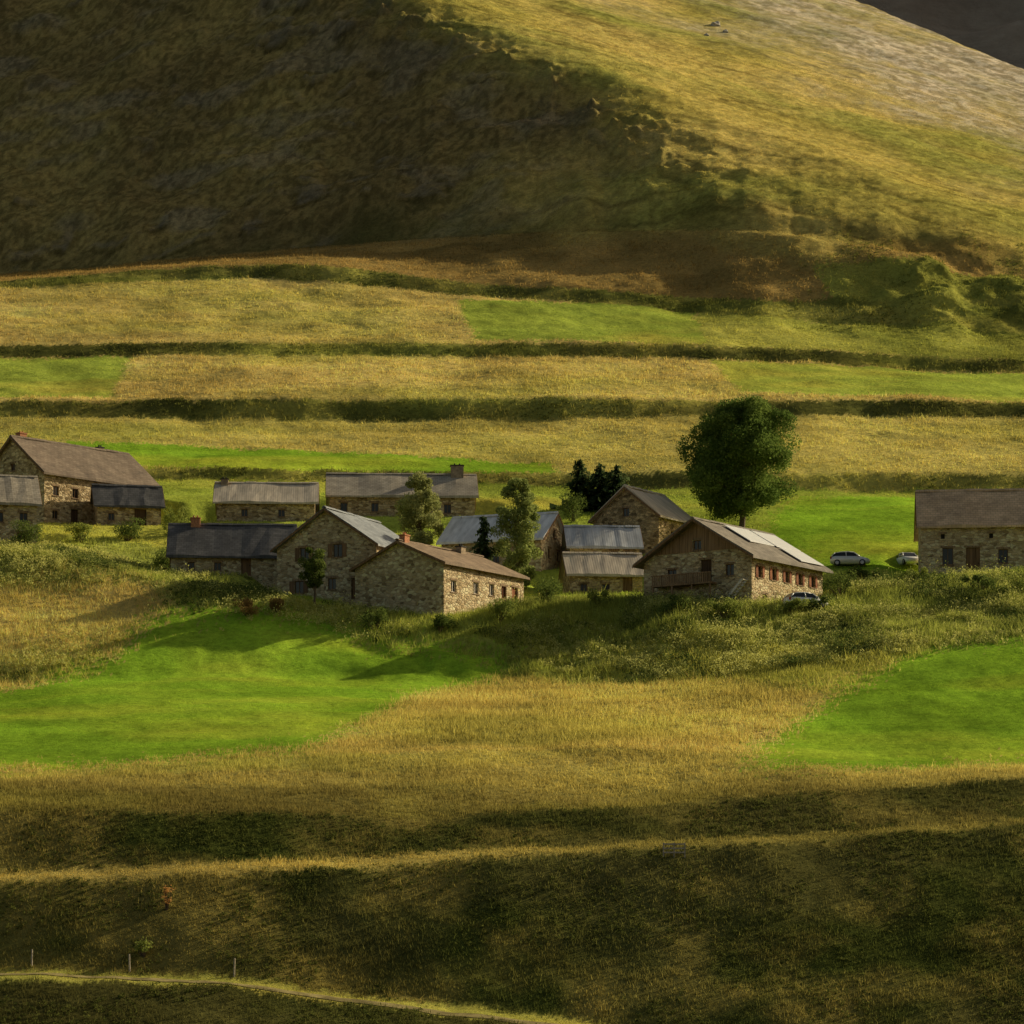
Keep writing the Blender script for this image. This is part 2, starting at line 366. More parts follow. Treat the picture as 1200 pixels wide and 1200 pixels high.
    for i in range(10):
        u0=-U+2*U*i/10; u1=u0+2*U/10-.03; zt=h+rise+.30+random.uniform(0,.05)
        rc.hexa([(u0,-.24,zt-.02-.24*p),(u1,-.24,zt-.02-.24*p),(u1,0,zt-.02),(u0,0,zt-.02),(u0,-.24,zt+.05-.24*p),(u1,-.24,zt+.05-.24*p),(u1,0,zt+.05),(u0,0,zt+.05)])
        rc.hexa([(u0,0,zt-.02),(u1,0,zt-.02),(u1,.24,zt-.02-.24*p),(u0,.24,zt-.02-.24*p),(u0,0,zt+.05),(u1,0,zt+.05),(u1,.24,zt+.05-.24*p),(u0,.24,zt+.05-.24*p)])
    rc.build('ridge_cap',M[rm],ro)
    for e in (-1,1):
        for sg in (-1,1):
            vb=MB(); u0=e*(U+.008); u1=e*(U+.05); V=sg*(W/2+oe)
            zr=h+rise+.15; ze=h+rise-p*(W/2+oe)+.15
            vb.hexa([(u0,0,zr-.24),(u1,0,zr-.24),(u1,V,ze-.24),(u0,V,ze-.24),(u0,0,zr),(u1,0,zr),(u1,V,ze),(u0,V,ze)]); vb.build('verge_board',M['wood'],ro)
    for (u,v,w_,hh,mt) in chims:
        cb=MB(); z0=h+rise-p*abs(v)-.4; z1=h+rise-p*abs(v)+hh
        cb.box(u-w_/2,u+w_/2,v-w_*.4,v+w_*.4,z0,z1); co=cb.build('chimney',M[mt],ro)
        cc=MB(); cc.box(u-w_/2-.07,u+w_/2+.07,v-w_*.4-.07,v+w_*.4+.07,z1+.003,z1+.1)
        for q in (-.2,.2): cc.tube((u+q*w_,v,z1+.1),(u+q*w_,v,z1+.32),.09,.08,8)
        cc.build('chimney_cap',M['soot_shade_black'] if mt!='brick' else M['brick'],co)
    if clad:
        for (k,z0,mt) in clad:
            w=walls[k]
            holes=[q for q in ops if q[0]==k and q[2]+q[4]>z0]
            cb=MB(); ss=sorted(set([0,w.w]+[q[1]-q[3]/2-.05 for q in holes]+[q[1]+q[3]/2+.05 for q in holes])); 
            zz=sorted(set([z0,h+rise]+[max(z0,q[2]-.12) for q in holes]+[q[2]+q[4]+.2 for q in holes]))
            for i in range(len(ss)-1):
                for j in range(len(zz)-1):
                    ms=(ss[i]+ss[i+1])/2; mz=(zz[j]+zz[j+1])/2
                    if any(abs(ms-q[1])<q[3]/2+.05 and q[2]-.12<mz<q[2]+q[4]+.2 for q in holes): continue
                    pc=[(ss[i],zz[j]),(ss[i+1],zz[j]),(ss[i+1],zz[j+1]),(ss[i],zz[j+1])]
                    for hp in ((-p,1,h-.05),(p,1,h-.05+p*w.w),(-1,0,-.12),(1,0,w.w-.12)):
                        if len(pc)>2: pc=clip(pc,*hp)
                    if len(pc)>2: cb.poly([w.p(a,z,.05) for a,z in pc]); cb.poly([w.p(a,z,.01) for a,z in pc])
            cb.build('gable_cladding',M[mt],r)
    return r,walls,ro,p

house('big old farmhouse with brown slate roof at the far left edge of the hamlet',52,614,'l',48,16,10.5,5.6,4.1,'stone','slate_brown',
  [('f',1.6,3.2,.8,1.0,'w'),('f',4.3,3.2,.8,1.0,'w'),('f',1.5,.7,.8,.9,'w'),('f',4.2,.0,1.1,2.0,'d','wood_dark'),('l',3.2,3.4,.9,1.1,'w'),('l',7.3,3.4,.9,1.1,'w'),('l',5.2,6.2,.7,.8,'w'),('l',7.6,.6,.8,.9,'w')],
  [(-6.4,.6,.9,1.2,'brick'),(4.6,.5,.7,.9,'render')],name='farmhouse')
house('small dark roofed stone outbuilding in front of the right end of the farmhouse',114,616,'l',12,6.8,5.4,2.3,2.2,'stone','slate_dark',
  [('f',1.5,.6,.7,.8,'w'),('f',4.6,0,1.3,1.9,'d','wood_dark'),('r',2.6,1.0,.7,.8,'w')],name='stone_outbuilding',cat='outbuilding')
house('low grey roofed stone cottage cut by the left photo edge below the farmhouse',44,641,'r',14,9,8,4.4,3.0,'stone_pale','slate_pale',
  [('f',7.6,2.4,.8,1.0,'w'),('f',5.2,2.4,.8,1.0,'w'),('f',7.4,.4,.9,1.0,'w')],name='stone_cottage',cat='cottage')
house('low house under a dark blue slate roof with brick chimney at its left end',200,674,'l',4,12,9,2.0,3.4,'stone_pale','slate_dark',
  [('f',2.0,.5,.7,.8,'w'),('f',4.6,.5,.7,.8,'w'),('f',7.4,0,1.0,1.8,'d')],[(-3.7,-.2,.9,.9,'brick')])
house('tall stone house with its broad shuttered gable facing the meadow',441,703,'l',66,11,10.8,5.4,3.5,'stone_pale','slate_blue',
  [('l',3.0,4.1,1.0,1.3,'s'),('l',6.6,4.3,1.0,1.3,'s'),('l',2.4,1.0,1.0,1.2,'s'),('l',6.0,1.2,.9,1.1,'w'),('l',8.6,.2,1.0,2.0,'d'),('f',3,3,.8,1,'w')],oh=.5)
house('low stone barn in front of the tall gabled house with an orange chimney',520,722,'l',58,14.2,10.1,5.0,2.2,'stone_pale','slate_rust',
  [('f',1.7,2.4,.9,1.1,'w','white'),('f',5.6,2.6,.9,1.1,'w','white'),('f',8.4,2.7,.9,1.1,'w','white'),('f',10.6,2.6,.9,1.2,'w','wood_red'),('f',12.6,1.9,1.1,2.0,'d','wood_red')],
  [(-6.2,0,.8,.75,'brick'),(3.0,-.4,.8,.8,'render')],name='stone_barn',cat='barn',pad=.2)
house('narrow back house under a tan sheet roof left of the wide chimneyed one',254,612,'l',3,10.6,8,2.2,2.4,'stone','sheet_tan',
  [('f',3,.6,.7,.8,'w'),('f',7,.6,.7,.8,'w')],[(-4.6,-.3,.8,.7,'render')])
house('wide back house with weathered grey roof and stout chimney at its right end',386,606,'l',3,16,9,2.4,2.8,'stone','slate_pale',
  [('f',1.6,.6,.8,1.0,'w'),('f',5,.6,.8,1.0,'w'),('f',13,.5,.8,1.0,'w')],[(6.2,-.3,1.4,1.3,'render')])
house('house with pale corrugated metal roof and lit stone gable behind the barn',634,669,'r',-20,11,8.6,3.4,2.9,'stone_pale','sheet',
  [('r',2.6,1.6,.8,1.0,'w'),('r',5.4,1.6,.8,1.0,'w'),('r',4.2,3.9,.7,.8,'w'),('f',9,1,.8,1,'w'),('f',6,1,.8,1,'w')])
house('little house under a blue grey sheet roof directly behind the small shed',668,667,'l',4,7.2,6,2.4,2.2,'stone_pale','sheet_blue',
  [('f',4.6,1.1,.7,.8,'w'),('f',6.0,1.1,.6,.8,'w')],name='stone_annex')
house('small stone shed with brown sheet roof left of the chalet',668,697,'l',6,7.3,6.2,2.1,2.2,'stone','sheet_tan',
  [('f',1.4,.3,.7,.8,'w'),('f',3.6,.3,.8,.8,'w'),('f',5.8,0,1.0,1.8,'d')],name='stone_shed',cat='shed')
house('square stone house with plain stone gable below the dark spruces',772,650,'l',58,8,8,4.2,3.1,'stone_dark','sheet_tan',
  [('l',2.4,1.2,.9,1.0,'w'),('l',5.2,1.2,.9,1.0,'w'),('l',4.0,4.3,.8,.9,'w'),('f',3,1.8,.8,1,'w')])
r,wl,ro,pt=house('large chalet with timber gable and bright panels on its roof',881,709,'l',55,13.5,12,4.7,3.6,'stone_pale','slate',
  [('f',1.5,2.7,.8,1.1,'s'),('f',4.1,2.7,.8,1.1,'s'),('f',6.6,2.7,.8,1.1,'s'),('f',9.1,2.7,.8,1.1,'s'),('f',11.6,2.7,.8,1.1,'s'),('f',2.4,.3,.8,.9,'w'),('f',8.2,1.0,.8,.9,'w'),
   ('l',7.0,2.5,1.2,2.1,'d','wood_dark'),('l',9.6,2.9,.9,1.1,'w'),('l',3.2,2.7,1.0,1.2,'w'),('l',6.0,5.6,.9,.9,'w')],[(1.0,1.4,.8,1.0,'render')],name='chalet',cat='chalet',clad=[('l',5.4,'wood_mid')],oh=.9,oe=.7,pad=.16)
w=wl['l']; bal=MB(); B0,B1=1.6,8.2
wbox(bal,w,B0,B1,2.2,2.35,.03,1.2)
for s_ in np.arange(B0+.05,B1-.1,.2): wbox(bal,w,s_,s_+.13,2.35,3.2,1.12,1.16)
wbox(bal,w,B0,B1,3.2,3.3,1.08,1.2)
for s_ in (B0+.05,B0+2.2,B0+4.4,B1-.2): wbox(bal,w,s_,s_+.15,-2.5,2.2,1.0,1.15)
bal.build('balcony',M['wood_mid'],r)
st=MB(); 
for d0 in (.05,.95):
    st.hexa([w.p(8.6,-.5,d0),w.p(8.9,-.5,d0),w.p(8.9,-.5,d0+.07),w.p(8.6,-.5,d0+.07),w.p(11.4,2.4,d0),w.p(11.7,2.4,d0),w.p(11.7,2.4,d0+.07),w.p(11.4,2.4,d0+.07)])
for i in range(11):
    f=i/10; wbox(st,w,8.7+2.8*f-.12,8.7+2.8*f+.15,-.4+2.7*f,-.35+2.7*f,.12,.95)
st.build('staircase',M['white'],r)
base=lambda u,v:Vector((u,v,4.7+3.6-pt*abs(v)+.36))
for (u0,u1,v0,v1) in ((-2.8,1.8,-3.5,-.6),(2.2,6.9,-3.5,-.6),(2.4,6.8,-6.1,-3.7)):
    sp=MB(); q=[base(u0,v0),base(u1,v0),base(u1,v1),base(u0,v1)]; sp.hexa(q+[a+Vector((0,0,.07)) for a in q]); sp.build('roof_panel',M['panel'],ro)
house('broad stone barn with tan roof cut by the right edge of the photo',1079,673,'l',-6,16,9.5,4.9,3.9,'stone_pale','slate_tan',
  [('f',2.7,.9,1.1,1.7,'w'),('f',5.2,.0,1.4,2.6,'d','wood'),('f',8.2,1.0,1.0,1.4,'w'),('f',2.2,3.5,.4,.5,'o'),('f',7.0,3.5,.4,.5,'o')],name='stone_barn',cat='barn',pad=.15)

# ---------------------------------------------------------------- field colours, in ground coordinates
def inpoly(x,y,P):
    r=np.zeros(x.shape,bool); n=len(P); j=n-1
    for i in range(n):
        xi,yi=P[i];xj,yj=P[j]
        if yi!=yj: r^=((yi>y)!=(yj>y))&(x<(xj-xi)*(y-yi)/(yj-yi)+xi)
        j=i
    return r
def gp(pts):
    out=[]
    for a,b in pts:
        q=at(a,b,hz0); out.append((q.x,q.y))
    return out
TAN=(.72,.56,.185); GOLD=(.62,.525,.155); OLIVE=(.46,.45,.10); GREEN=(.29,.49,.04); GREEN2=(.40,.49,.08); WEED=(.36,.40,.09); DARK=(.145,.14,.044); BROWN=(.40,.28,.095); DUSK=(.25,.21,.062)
#           colour, blade height
ZONES=[
 (TAN,.42,[(-250,685),(140,672),(230,690),(200,712),(140,758),(-250,808)]),
 (WEED,.45,[(-250,645),(200,640),(320,692),(330,712),(210,706),(150,676),(-250,688)]),
 (GREEN,.08,[(-250,820),(0,808),(60,786),(130,764),(190,712),(330,716),(430,736),(500,750),(600,765),(580,800),(500,815),(420,850),(350,882),(150,897),(0,907),(-250,910)]),
 (GREEN,.09,[(1090,752),(1350,740),(1350,893),(1050,902),(855,899),(915,852),(965,805)]),
 (WEED,.75,[(430,728),(520,722),(620,703),(760,703),(960,712),(1000,690),(1350,675),(1350,745),(1090,750),(1000,785),(960,795),(600,790),(590,765),(500,748),(430,738)]),
 (OLIVE,.55,[(610,772),(760,752),(1080,748),(960,800),(700,794)]),
 (GREEN,.10,[(905,600),(940,582),(1350,572),(1350,668),(960,668),(900,640)]),
 (GREEN,.12,[(70,516),(250,524),(645,543),(645,556),(300,558),(170,548),(80,532)]),
 (GREEN2,.14,[(-250,420),(155,418),(132,466),(-250,470)]),
 (GREEN2,.14,[(830,421),(1350,441),(1350,474),(868,460)]),
 (GREEN2,.14,[(535,352),(812,362),(832,406),(555,399)]),
 (OLIVE,.3,[(815,360),(1070,385),(1060,418),(830,407)]),
 ((.36,.37,.08),.35,[(950,312),(1350,332),(1350,440),(1060,420),(1000,380)]),
]
ZP=[(c,h,gp(p)) for c,h,p in ZONES]
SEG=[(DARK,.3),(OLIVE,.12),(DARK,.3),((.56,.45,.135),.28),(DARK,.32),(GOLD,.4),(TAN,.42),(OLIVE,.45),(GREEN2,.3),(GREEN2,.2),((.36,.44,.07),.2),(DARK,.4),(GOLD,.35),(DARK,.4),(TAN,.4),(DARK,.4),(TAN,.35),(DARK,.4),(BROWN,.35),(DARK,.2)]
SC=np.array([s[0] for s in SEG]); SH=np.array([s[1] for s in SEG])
def fields(X,Y):
    jit=np.random.default_rng(3)
    px=600+F*X/Y; Yw=warpY(X,Y)+fbm(X,Y,3,2,4)*.6+jit.normal(0,.3,len(X))
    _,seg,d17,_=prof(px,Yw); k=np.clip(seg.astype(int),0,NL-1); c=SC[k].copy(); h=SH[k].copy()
    # the field below the houses has shadow painted in, deepening towards the lower banks
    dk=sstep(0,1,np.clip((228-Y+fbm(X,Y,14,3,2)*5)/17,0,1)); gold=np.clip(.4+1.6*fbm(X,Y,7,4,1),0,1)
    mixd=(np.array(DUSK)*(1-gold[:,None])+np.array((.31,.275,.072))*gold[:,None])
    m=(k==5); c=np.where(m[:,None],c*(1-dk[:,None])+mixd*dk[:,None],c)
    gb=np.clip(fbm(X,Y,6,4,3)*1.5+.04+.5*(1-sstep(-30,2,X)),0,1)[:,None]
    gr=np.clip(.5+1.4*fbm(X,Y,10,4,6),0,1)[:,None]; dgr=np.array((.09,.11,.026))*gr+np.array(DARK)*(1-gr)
    m=(k==2)|(k==4); c=np.where(m[:,None],dgr*(1-gb)+np.array((.33,.275,.078))*gb,c)  # dark bank growth deepened by painted shadow, left side gold as if sunlit
    m=(k==0); c=np.where(m[:,None],dgr*.9,c)  # same painted shadow carried on below the track
    m=(k==3); rr=sstep(-14,18,X+fbm(X,Y,9,3,2)*12)[:,None]*.75; c=np.where(m[:,None],c*(1-rr)+np.array((.21,.195,.052))*rr,c)  # ledge coloured as a sunlit rim, painted dimmer to the right
    low=sstep(380,320,Y)
    wx=X+fbm(X,Y,6,4,2)*(.7+1.3*low)+jit.normal(0,1,len(X))*(.35+.45*low); wy=Y+fbm(X,Y,6,4,6)*(1.0+2.0*low)+jit.normal(0,1,len(X))*(.7+1.5*low)
    for col,hh,P in ZP:
        xs=[q[0] for q in P]; ys=[q[1] for q in P]
        bb=(wx>min(xs))&(wx<max(xs))&(wy>min(ys))&(wy<max(ys))
        idx=np.nonzero(bb)[0]
        if len(idx)==0: continue
        ins=idx[inpoly(wx[idx],wy[idx],P)]
        bank=np.isin(k[ins],[11,13,15,17]); ins=ins[~bank]
        c[ins]=col; h[ins]=hh
    # banks: dark growth with grassy breaks
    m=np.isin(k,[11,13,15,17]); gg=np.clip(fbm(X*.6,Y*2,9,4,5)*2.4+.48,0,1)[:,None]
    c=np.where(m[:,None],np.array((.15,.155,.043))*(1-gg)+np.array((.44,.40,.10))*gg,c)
    # mixing of greens and straw within each field, long streaks along the contour
    v=fbm(X,Y,11,5,7)[:,None]+.6*fbm(X*.25,Y*1.6,5,3,2)[:,None]; tall=(h>.2)[:,None]
    gm=np.clip(fbm(X*.5,Y,15,4,0)*1.5+.12,0,1)[:,None]*((Y>222)&(k!=18))[:,None]
    c=np.where(tall,(c*(1-.5*gm)+np.array((.37,.42,.075))*.5*gm)*(1+.36*v),c*(1+.34*v)+np.array((.17,.06,.02))*np.clip(fbm(X*.4,Y,9,4,1)*1.6,0,1)[:,None])
    # mountain
    _,left,out=mount(X,Y); ov=Y-d17+fbm(X,Y,22,4,1)*14; over=sstep(-10,14,ov)
    # scrubby dark strip along the foot of the slope
    ft=(np.exp(-((ov+6)/9)**2)*np.clip(fbm(X*.6,Y,9,4,2)*2.2+.45,0,1)*sstep(70,30,X))[:,None]
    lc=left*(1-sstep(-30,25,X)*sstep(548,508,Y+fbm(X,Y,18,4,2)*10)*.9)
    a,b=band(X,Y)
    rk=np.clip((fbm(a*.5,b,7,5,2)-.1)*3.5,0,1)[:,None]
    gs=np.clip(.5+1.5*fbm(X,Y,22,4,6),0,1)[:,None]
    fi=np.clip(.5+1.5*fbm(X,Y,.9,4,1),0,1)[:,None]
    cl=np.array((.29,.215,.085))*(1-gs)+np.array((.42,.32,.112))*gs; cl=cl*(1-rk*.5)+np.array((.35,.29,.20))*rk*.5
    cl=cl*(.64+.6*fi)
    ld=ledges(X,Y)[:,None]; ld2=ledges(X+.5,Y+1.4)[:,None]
    cl=cl*(1-.6*ld2); cl=cl*(1-.55*ld)+np.array((.36,.305,.22))*.55*ld  # dark line beside each rib paints crevice shade into the rock colour
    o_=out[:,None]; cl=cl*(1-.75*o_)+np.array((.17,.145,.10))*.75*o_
    q=.81*(X-75.2)+.586*(Y-694); scr=(sstep(-92,-12,q+fbm(X,Y,20,5,5)*40)*sstep(500,540,Y+fbm(X,Y,20,4,1)*24))[:,None]
    gu=np.clip(fbm(a*.35,b,15,4,6)*2.2+.1,0,1)[:,None]
    cr=np.array((.52,.44,.11))*(1-gs)+np.array((.72,.56,.17))*gs; cr=cr*(1-.55*gu)+np.array((.33,.39,.085))*.55*gu
    fi2=np.clip(.5+1.5*fbm(X,Y,1.0,4,3),0,1)[:,None]; cr=cr*(.76+.45*fi2)
    lg=np.clip(1-np.abs(fbm(a*.25,b,8,5,3))*9,0,1)[:,None]*sstep(9,2,np.abs(fbm(X,Y,30,3,2))*14)[:,None]; cr=cr*(1-.5*lg)
    st=np.clip((fbm(X,Y,1.4,4,0)+.12)*2.6,0,1)[:,None]; sg=np.clip(fbm(a*.4,b,9,4,7)*3,0,1)[:,None]*.55
    sc_=np.array((.48,.40,.27))*(1-st)+np.array((.80,.70,.55))*st; sc_=sc_*(1-sg)+cr*sg
    cr=cr*(1-scr)+sc_*scr
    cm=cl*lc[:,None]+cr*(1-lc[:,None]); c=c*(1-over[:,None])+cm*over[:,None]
    c=c*(1-.6*ft)+np.array((.12,.095,.035))*.6*ft
    h=np.where(over>.5,np.where(left>.5,.22,.2),h)
    return np.clip(c,.012,.82),h,seg

cols=np.concatenate([np.arange(-2600,-160,35.),np.arange(-160,1361,2.2),np.arange(1375,4600,35.)])
rows=np.concatenate([np.arange(150,520,.42),np.arange(520,760,.5)])
PXg,Yg=np.meshgrid(cols,rows); Xg=(PXg-600)/F*Yg
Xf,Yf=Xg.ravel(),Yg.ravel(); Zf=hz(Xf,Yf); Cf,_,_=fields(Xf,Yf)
nr,nc=Xg.shape; idx=np.arange(nr*nc).reshape(nr,nc); ZG=Zf.reshape(nr,nc)
fc=np.stack([idx[:-1,:-1],idx[:-1,1:],idx[1:,1:],idx[1:,:-1]],-1).reshape(-1,4)
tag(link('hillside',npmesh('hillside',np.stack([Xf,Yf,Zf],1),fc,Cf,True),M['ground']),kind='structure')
def zq(x,y):
    """height of the finished ground mesh"""
    p=600+F*x/y; j=np.clip(np.searchsorted(cols,p)-1,0,nc-2); i=np.clip(np.searchsorted(rows,y)-1,0,nr-2)
    fj=(p-cols[j])/(cols[j+1]-cols[j]); fi=(y-rows[i])/(rows[i+1]-rows[i])
    return (ZG[i,j]*(1-fj)+ZG[i,j+1]*fj)*(1-fi)+(ZG[i+1,j]*(1-fj)+ZG[i+1,j+1]*fj)*fi

# far mountain behind the scree slope
gx,gy=np.meshgrid(np.arange(-500,1400,14.),np.arange(1000,1900,14.)); gx=gx.ravel();gy=gy.ravel()
mz=150+(gy-1000)*.75+(gx-150)*.32+fbm(gx,gy,160,6,1)*45; nrm=len(np.arange(1000,1900,14.)); ncm=len(np.arange(-500,1400,14.)); ii=np.arange(nrm*ncm).reshape(nrm,ncm)
tag(link('mountain',npmesh('mountain',np.stack([gx,gy,mz],1),np.stack([ii[:-1,:-1],ii[:-1,1:],ii[1:,1:],ii[1:,:-1]],-1).reshape(-1,4),None,True),M['far']),kind='structure')

# track along the lowest ledge
tx=np.arange(-150,1351,6.); V=[]
d1=np.interp(tx,DX,TD[1]); d2=np.interp(tx,DX,TD[2])
for f in (.35,.47,.59,.7):
    y=d1+(d2-d1)*f; y=y-1.0; x=(tx-600)/F*y; V.append(np.stack([x,y,zq(x,y)+.04],1))
V=np.array(V); n=len(tx); ii=np.arange(4*n).reshape(4,n)
tag(link('path',npmesh('path',V.reshape(-1,3),np.stack([ii[:-1,:-1],ii[:-1,1:],ii[1:,1:],ii[1:,:-1]],-1).reshape(-1,4),None,True),M['path']),kind='structure')

# ---------------------------------------------------------------- grass
def outside(x,y,mar=.2):
    ok=np.ones(x.shape,bool)
    for (cx,cy,c,s,hl,hw) in HOUSES:
        ok&=~((np.abs((x-cx)*c+(y-cy)*s)<hl+mar)&(np.abs(-(x-cx)*s+(y-cy)*c)<hw+mar))
    return ok
def blades(n,nb,y0,y1,name,label,cat,wid,hs=1.0):
    px=RNG.uniform(-60,1260,n); y=RNG.uniform(y0,y1,n); x=(px-600)/F*y
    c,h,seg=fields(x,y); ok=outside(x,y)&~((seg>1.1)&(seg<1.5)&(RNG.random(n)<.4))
    x,y,c,h=x[ok],y[ok],c[ok],h[ok]; n=len(x)
    h=h*RNG.uniform(.5,1.3,n)*(1+.5*fbm(x,y,4,2,3))*hs*np.where(y<235,.8,1)*np.where(RNG.random(n)<.04,1.7,1)
    x=np.repeat(x,nb)+RNG.normal(0,.16,n*nb); y=np.repeat(y,nb)+RNG.normal(0,.16,n*nb); z=zq(x,y)-.03
    c=np.repeat(c,nb,0); h=np.repeat(h,nb)*RNG.uniform(.6,1.15,n*nb); N_=n*nb
    c=c*RNG.uniform(.65,1.45,(N_,1))*np.array([1.03,1.0,.9])
    a=RNG.uniform(0,2*np.pi,N_); w=wid*RNG.uniform(.6,1.4,N_); lx=RNG.normal(0,.35,N_)*h; ly=RNG.normal(0,.35,N_)*h
    v=np.empty((N_,3,3)); v[:,0]=np.stack([x-np.cos(a)*w,y-np.sin(a)*w,z],1); v[:,1]=np.stack([x+np.cos(a)*w,y+np.sin(a)*w,z],1); v[:,2]=np.stack([x+lx,y+ly,z+h],1)
    o=link(name,npmesh(name,v.reshape(-1,3),np.arange(N_*3).reshape(-1,3),np.repeat(np.clip(c,0,.8),3,0)),M['grass'])
    tag(o,label,cat,None,'stuff')
blades(220000,3,165,300,'grass','dry and green grass covering the meadows below the houses','grass',.03)
blades(140000,3,300,600,'grass','straw coloured grass covering the terraced fields above the houses','grass',.05)

def leaves(cent,rad,n,size,c1,c2,flatz=.8,tone_k=None):
    """leaf faces spread through clumps: centres (k,3), radii (k,)"""
    k=len(cent); i=RNG.integers(0,k,n); d=RNG.normal(0,1,(n,3)); d/=np.linalg.norm(d,axis=1)[:,None]; r=RNG.uniform(.25,1,n)**.6
    p=cent[i]+d*(rad[i]*r)[:,None]*np.array([1,1,flatz])
    a=RNG.normal(0,1,(n,3)); a/=np.linalg.norm(a,axis=1)[:,None]; b=np.cross(a,RNG.normal(0,1,(n,3))); b/=np.linalg.norm(b,axis=1)[:,None]
    s=size*RNG.uniform(.6,1.35,n)[:,None]
    v=np.stack([p-a*s*.5,p+b*s*.28,p+a*s*.5,p-b*s*.28],1)
    tone=RNG.random((k,1))[i]*.5+RNG.random((n,1))*.5
    if tone_k is not None: tone=np.clip(tone_k[i][:,None]+RNG.normal(0,.15,(n,1)),0,1)
    c=np.array(c1)*(1-tone)+np.array(c2)*tone
    return v.reshape(-1,3),np.arange(n*4).reshape(-1,4),np.repeat(c,4,0)

# tall weeds under the walls, low growth on the terrace banks
def undergrowth():
    parts=[]
    n=11000; px=RNG.uniform(-60,1260,n*6); y=RNG.uniform(264,312,n*6); x=(px-600)/F*y
    c,h,seg=fields(x,y); ok=(h>.44)&outside(x,y,.5)&(c[:,1]>c[:,0]*.9); x,y=x[ok][:n],y[ok][:n]
    dens=fbm(x,y,9,3,4)>-.25; x,y=x[dens],y[dens]
    big=np.where(RNG.random(len(x))<.07,2.0,1.)*np.where(x>-8,1.2,1.)
    s=RNG.uniform(.10,.42,len(x))*(1+.9*fbm(x,y,6,2,2))*big; cen=np.stack([x,y,zq(x,y)+s*.75],1)
    tk=np.clip(.66+1.6*fbm(x,y,5,3,5)+RNG.normal(0,.22,len(x)),0,1)
    parts.append(leaves(cen,s*1.15,len(x)*26,.18,(.08,.12,.027),(.66,.64,.20),1.0,tk))
    n=60000; px=RNG.uniform(-40,1240,n); y=RNG.uniform(358,492,n); x=(px-600)/F*y; c,h,seg=fields(x,y); k=seg.astype(int)
    ok=np.isin(k,[11,13,15,17])&(fbm(x,y,7,3,1)>.04); ok|=(px>930)&(y>455)&(fbm(x,y,6,3,1)>.05)&(RNG.random(n)<.6); x,y=x[ok],y[ok]; s=RNG.uniform(.08,.36,len(x)); cen=np.stack([x,y,zq(x,y)+s*.4],1)
    parts.append(leaves(cen,s*1.1,len(x)*9,.2,(.08,.10,.024),(.36,.37,.08),.8))
    n=16000; px=RNG.uniform(-40,1240,n); y=RNG.uniform(176,215,n); x=(px-600)/F*y; c,h,seg=fields(x,y); k=seg.astype(int)
    ok=np.isin(k,[0,2,4])&(fbm(x,y,5,3,1)>.0); x,y=x[ok],y[ok]; s=RNG.uniform(.06,.24,len(x)); cen=np.stack([x,y,zq(x,y)+s*.5],1)
    parts.append(leaves(cen,s*1.1,len(x)*14,.12,(.045,.065,.016),(.20,.21,.048),.8))
    V=np.concatenate([p[0] for p in parts]); C=np.concatenate([p[2] for p in parts]); f=np.arange(len(V)).reshape(-1,4)
    tag(link('undergrowth',npmesh('undergrowth',V,f,C),M['leaf']),'tall green weeds growing on the banks below the walls and between the fields','weeds',None,'stuff')
undergrowth()

# ---------------------------------------------------------------- trees
def decid(label,px,py,ht,wd,n,c1,c2,name='deciduous_tree',leaf=.34,clumps=34,mid=.52,bot=.1,trunkr=.28,rr_=(.10,.17),lean=0,core=0):
    """crown of leaf clumps filling an egg-shaped volume; mid = height of its widest part"""
    P=at(px,py); r=empty(name,P); tag(r,label,'tree')
    cs=[];rs=[]
    while len(cs)<clumps:
        t=RNG.uniform(bot+.05,.93)
        e=(t-mid)/((.97-mid) if t>mid else (mid-bot)); prof_=math.sqrt(max(0,1-e*e))
        a=RNG.uniform(0,6.283); q=RNG.uniform(.1,1)**.5*prof_*wd/2*.80
        if len(cs)<core: q*=.45
        cs.append((q*math.cos(a)+lean*(t-.5),q*math.sin(a),t*ht)); rs.append(RNG.uniform(*rr_)*wd*(.6+.45*prof_)*(1.5 if len(cs)<=core else 1))
    cs=np.array(cs); rs=np.array(rs)
    tb=MB(); pts=[(0,0,-.6),(.05*ht*.3,0,ht*.2),(.02*ht,.02*ht,ht*.45),(lean*.2,.01*ht,ht*.75)]; rr=[trunkr*1.25,trunkr,trunkr*.65,trunkr*.25]
    for i in range(3): tb.tube(pts[i],pts[i+1],rr[i],rr[i+1],8)
    for c in cs[::2]:
        z0=max(ht*.12,min(ht*.65,c[2]*.6)); tb.tube((.03,.0,z0),tuple(c),trunkr*.35,trunkr*.08,5)
    tb.build('trunk',M['bark'],r)
    v,f,c=leaves(cs,rs,n,leaf,c1,c2,.85); link('crown',npmesh('crown',v,f,c),M['leaf'],r)
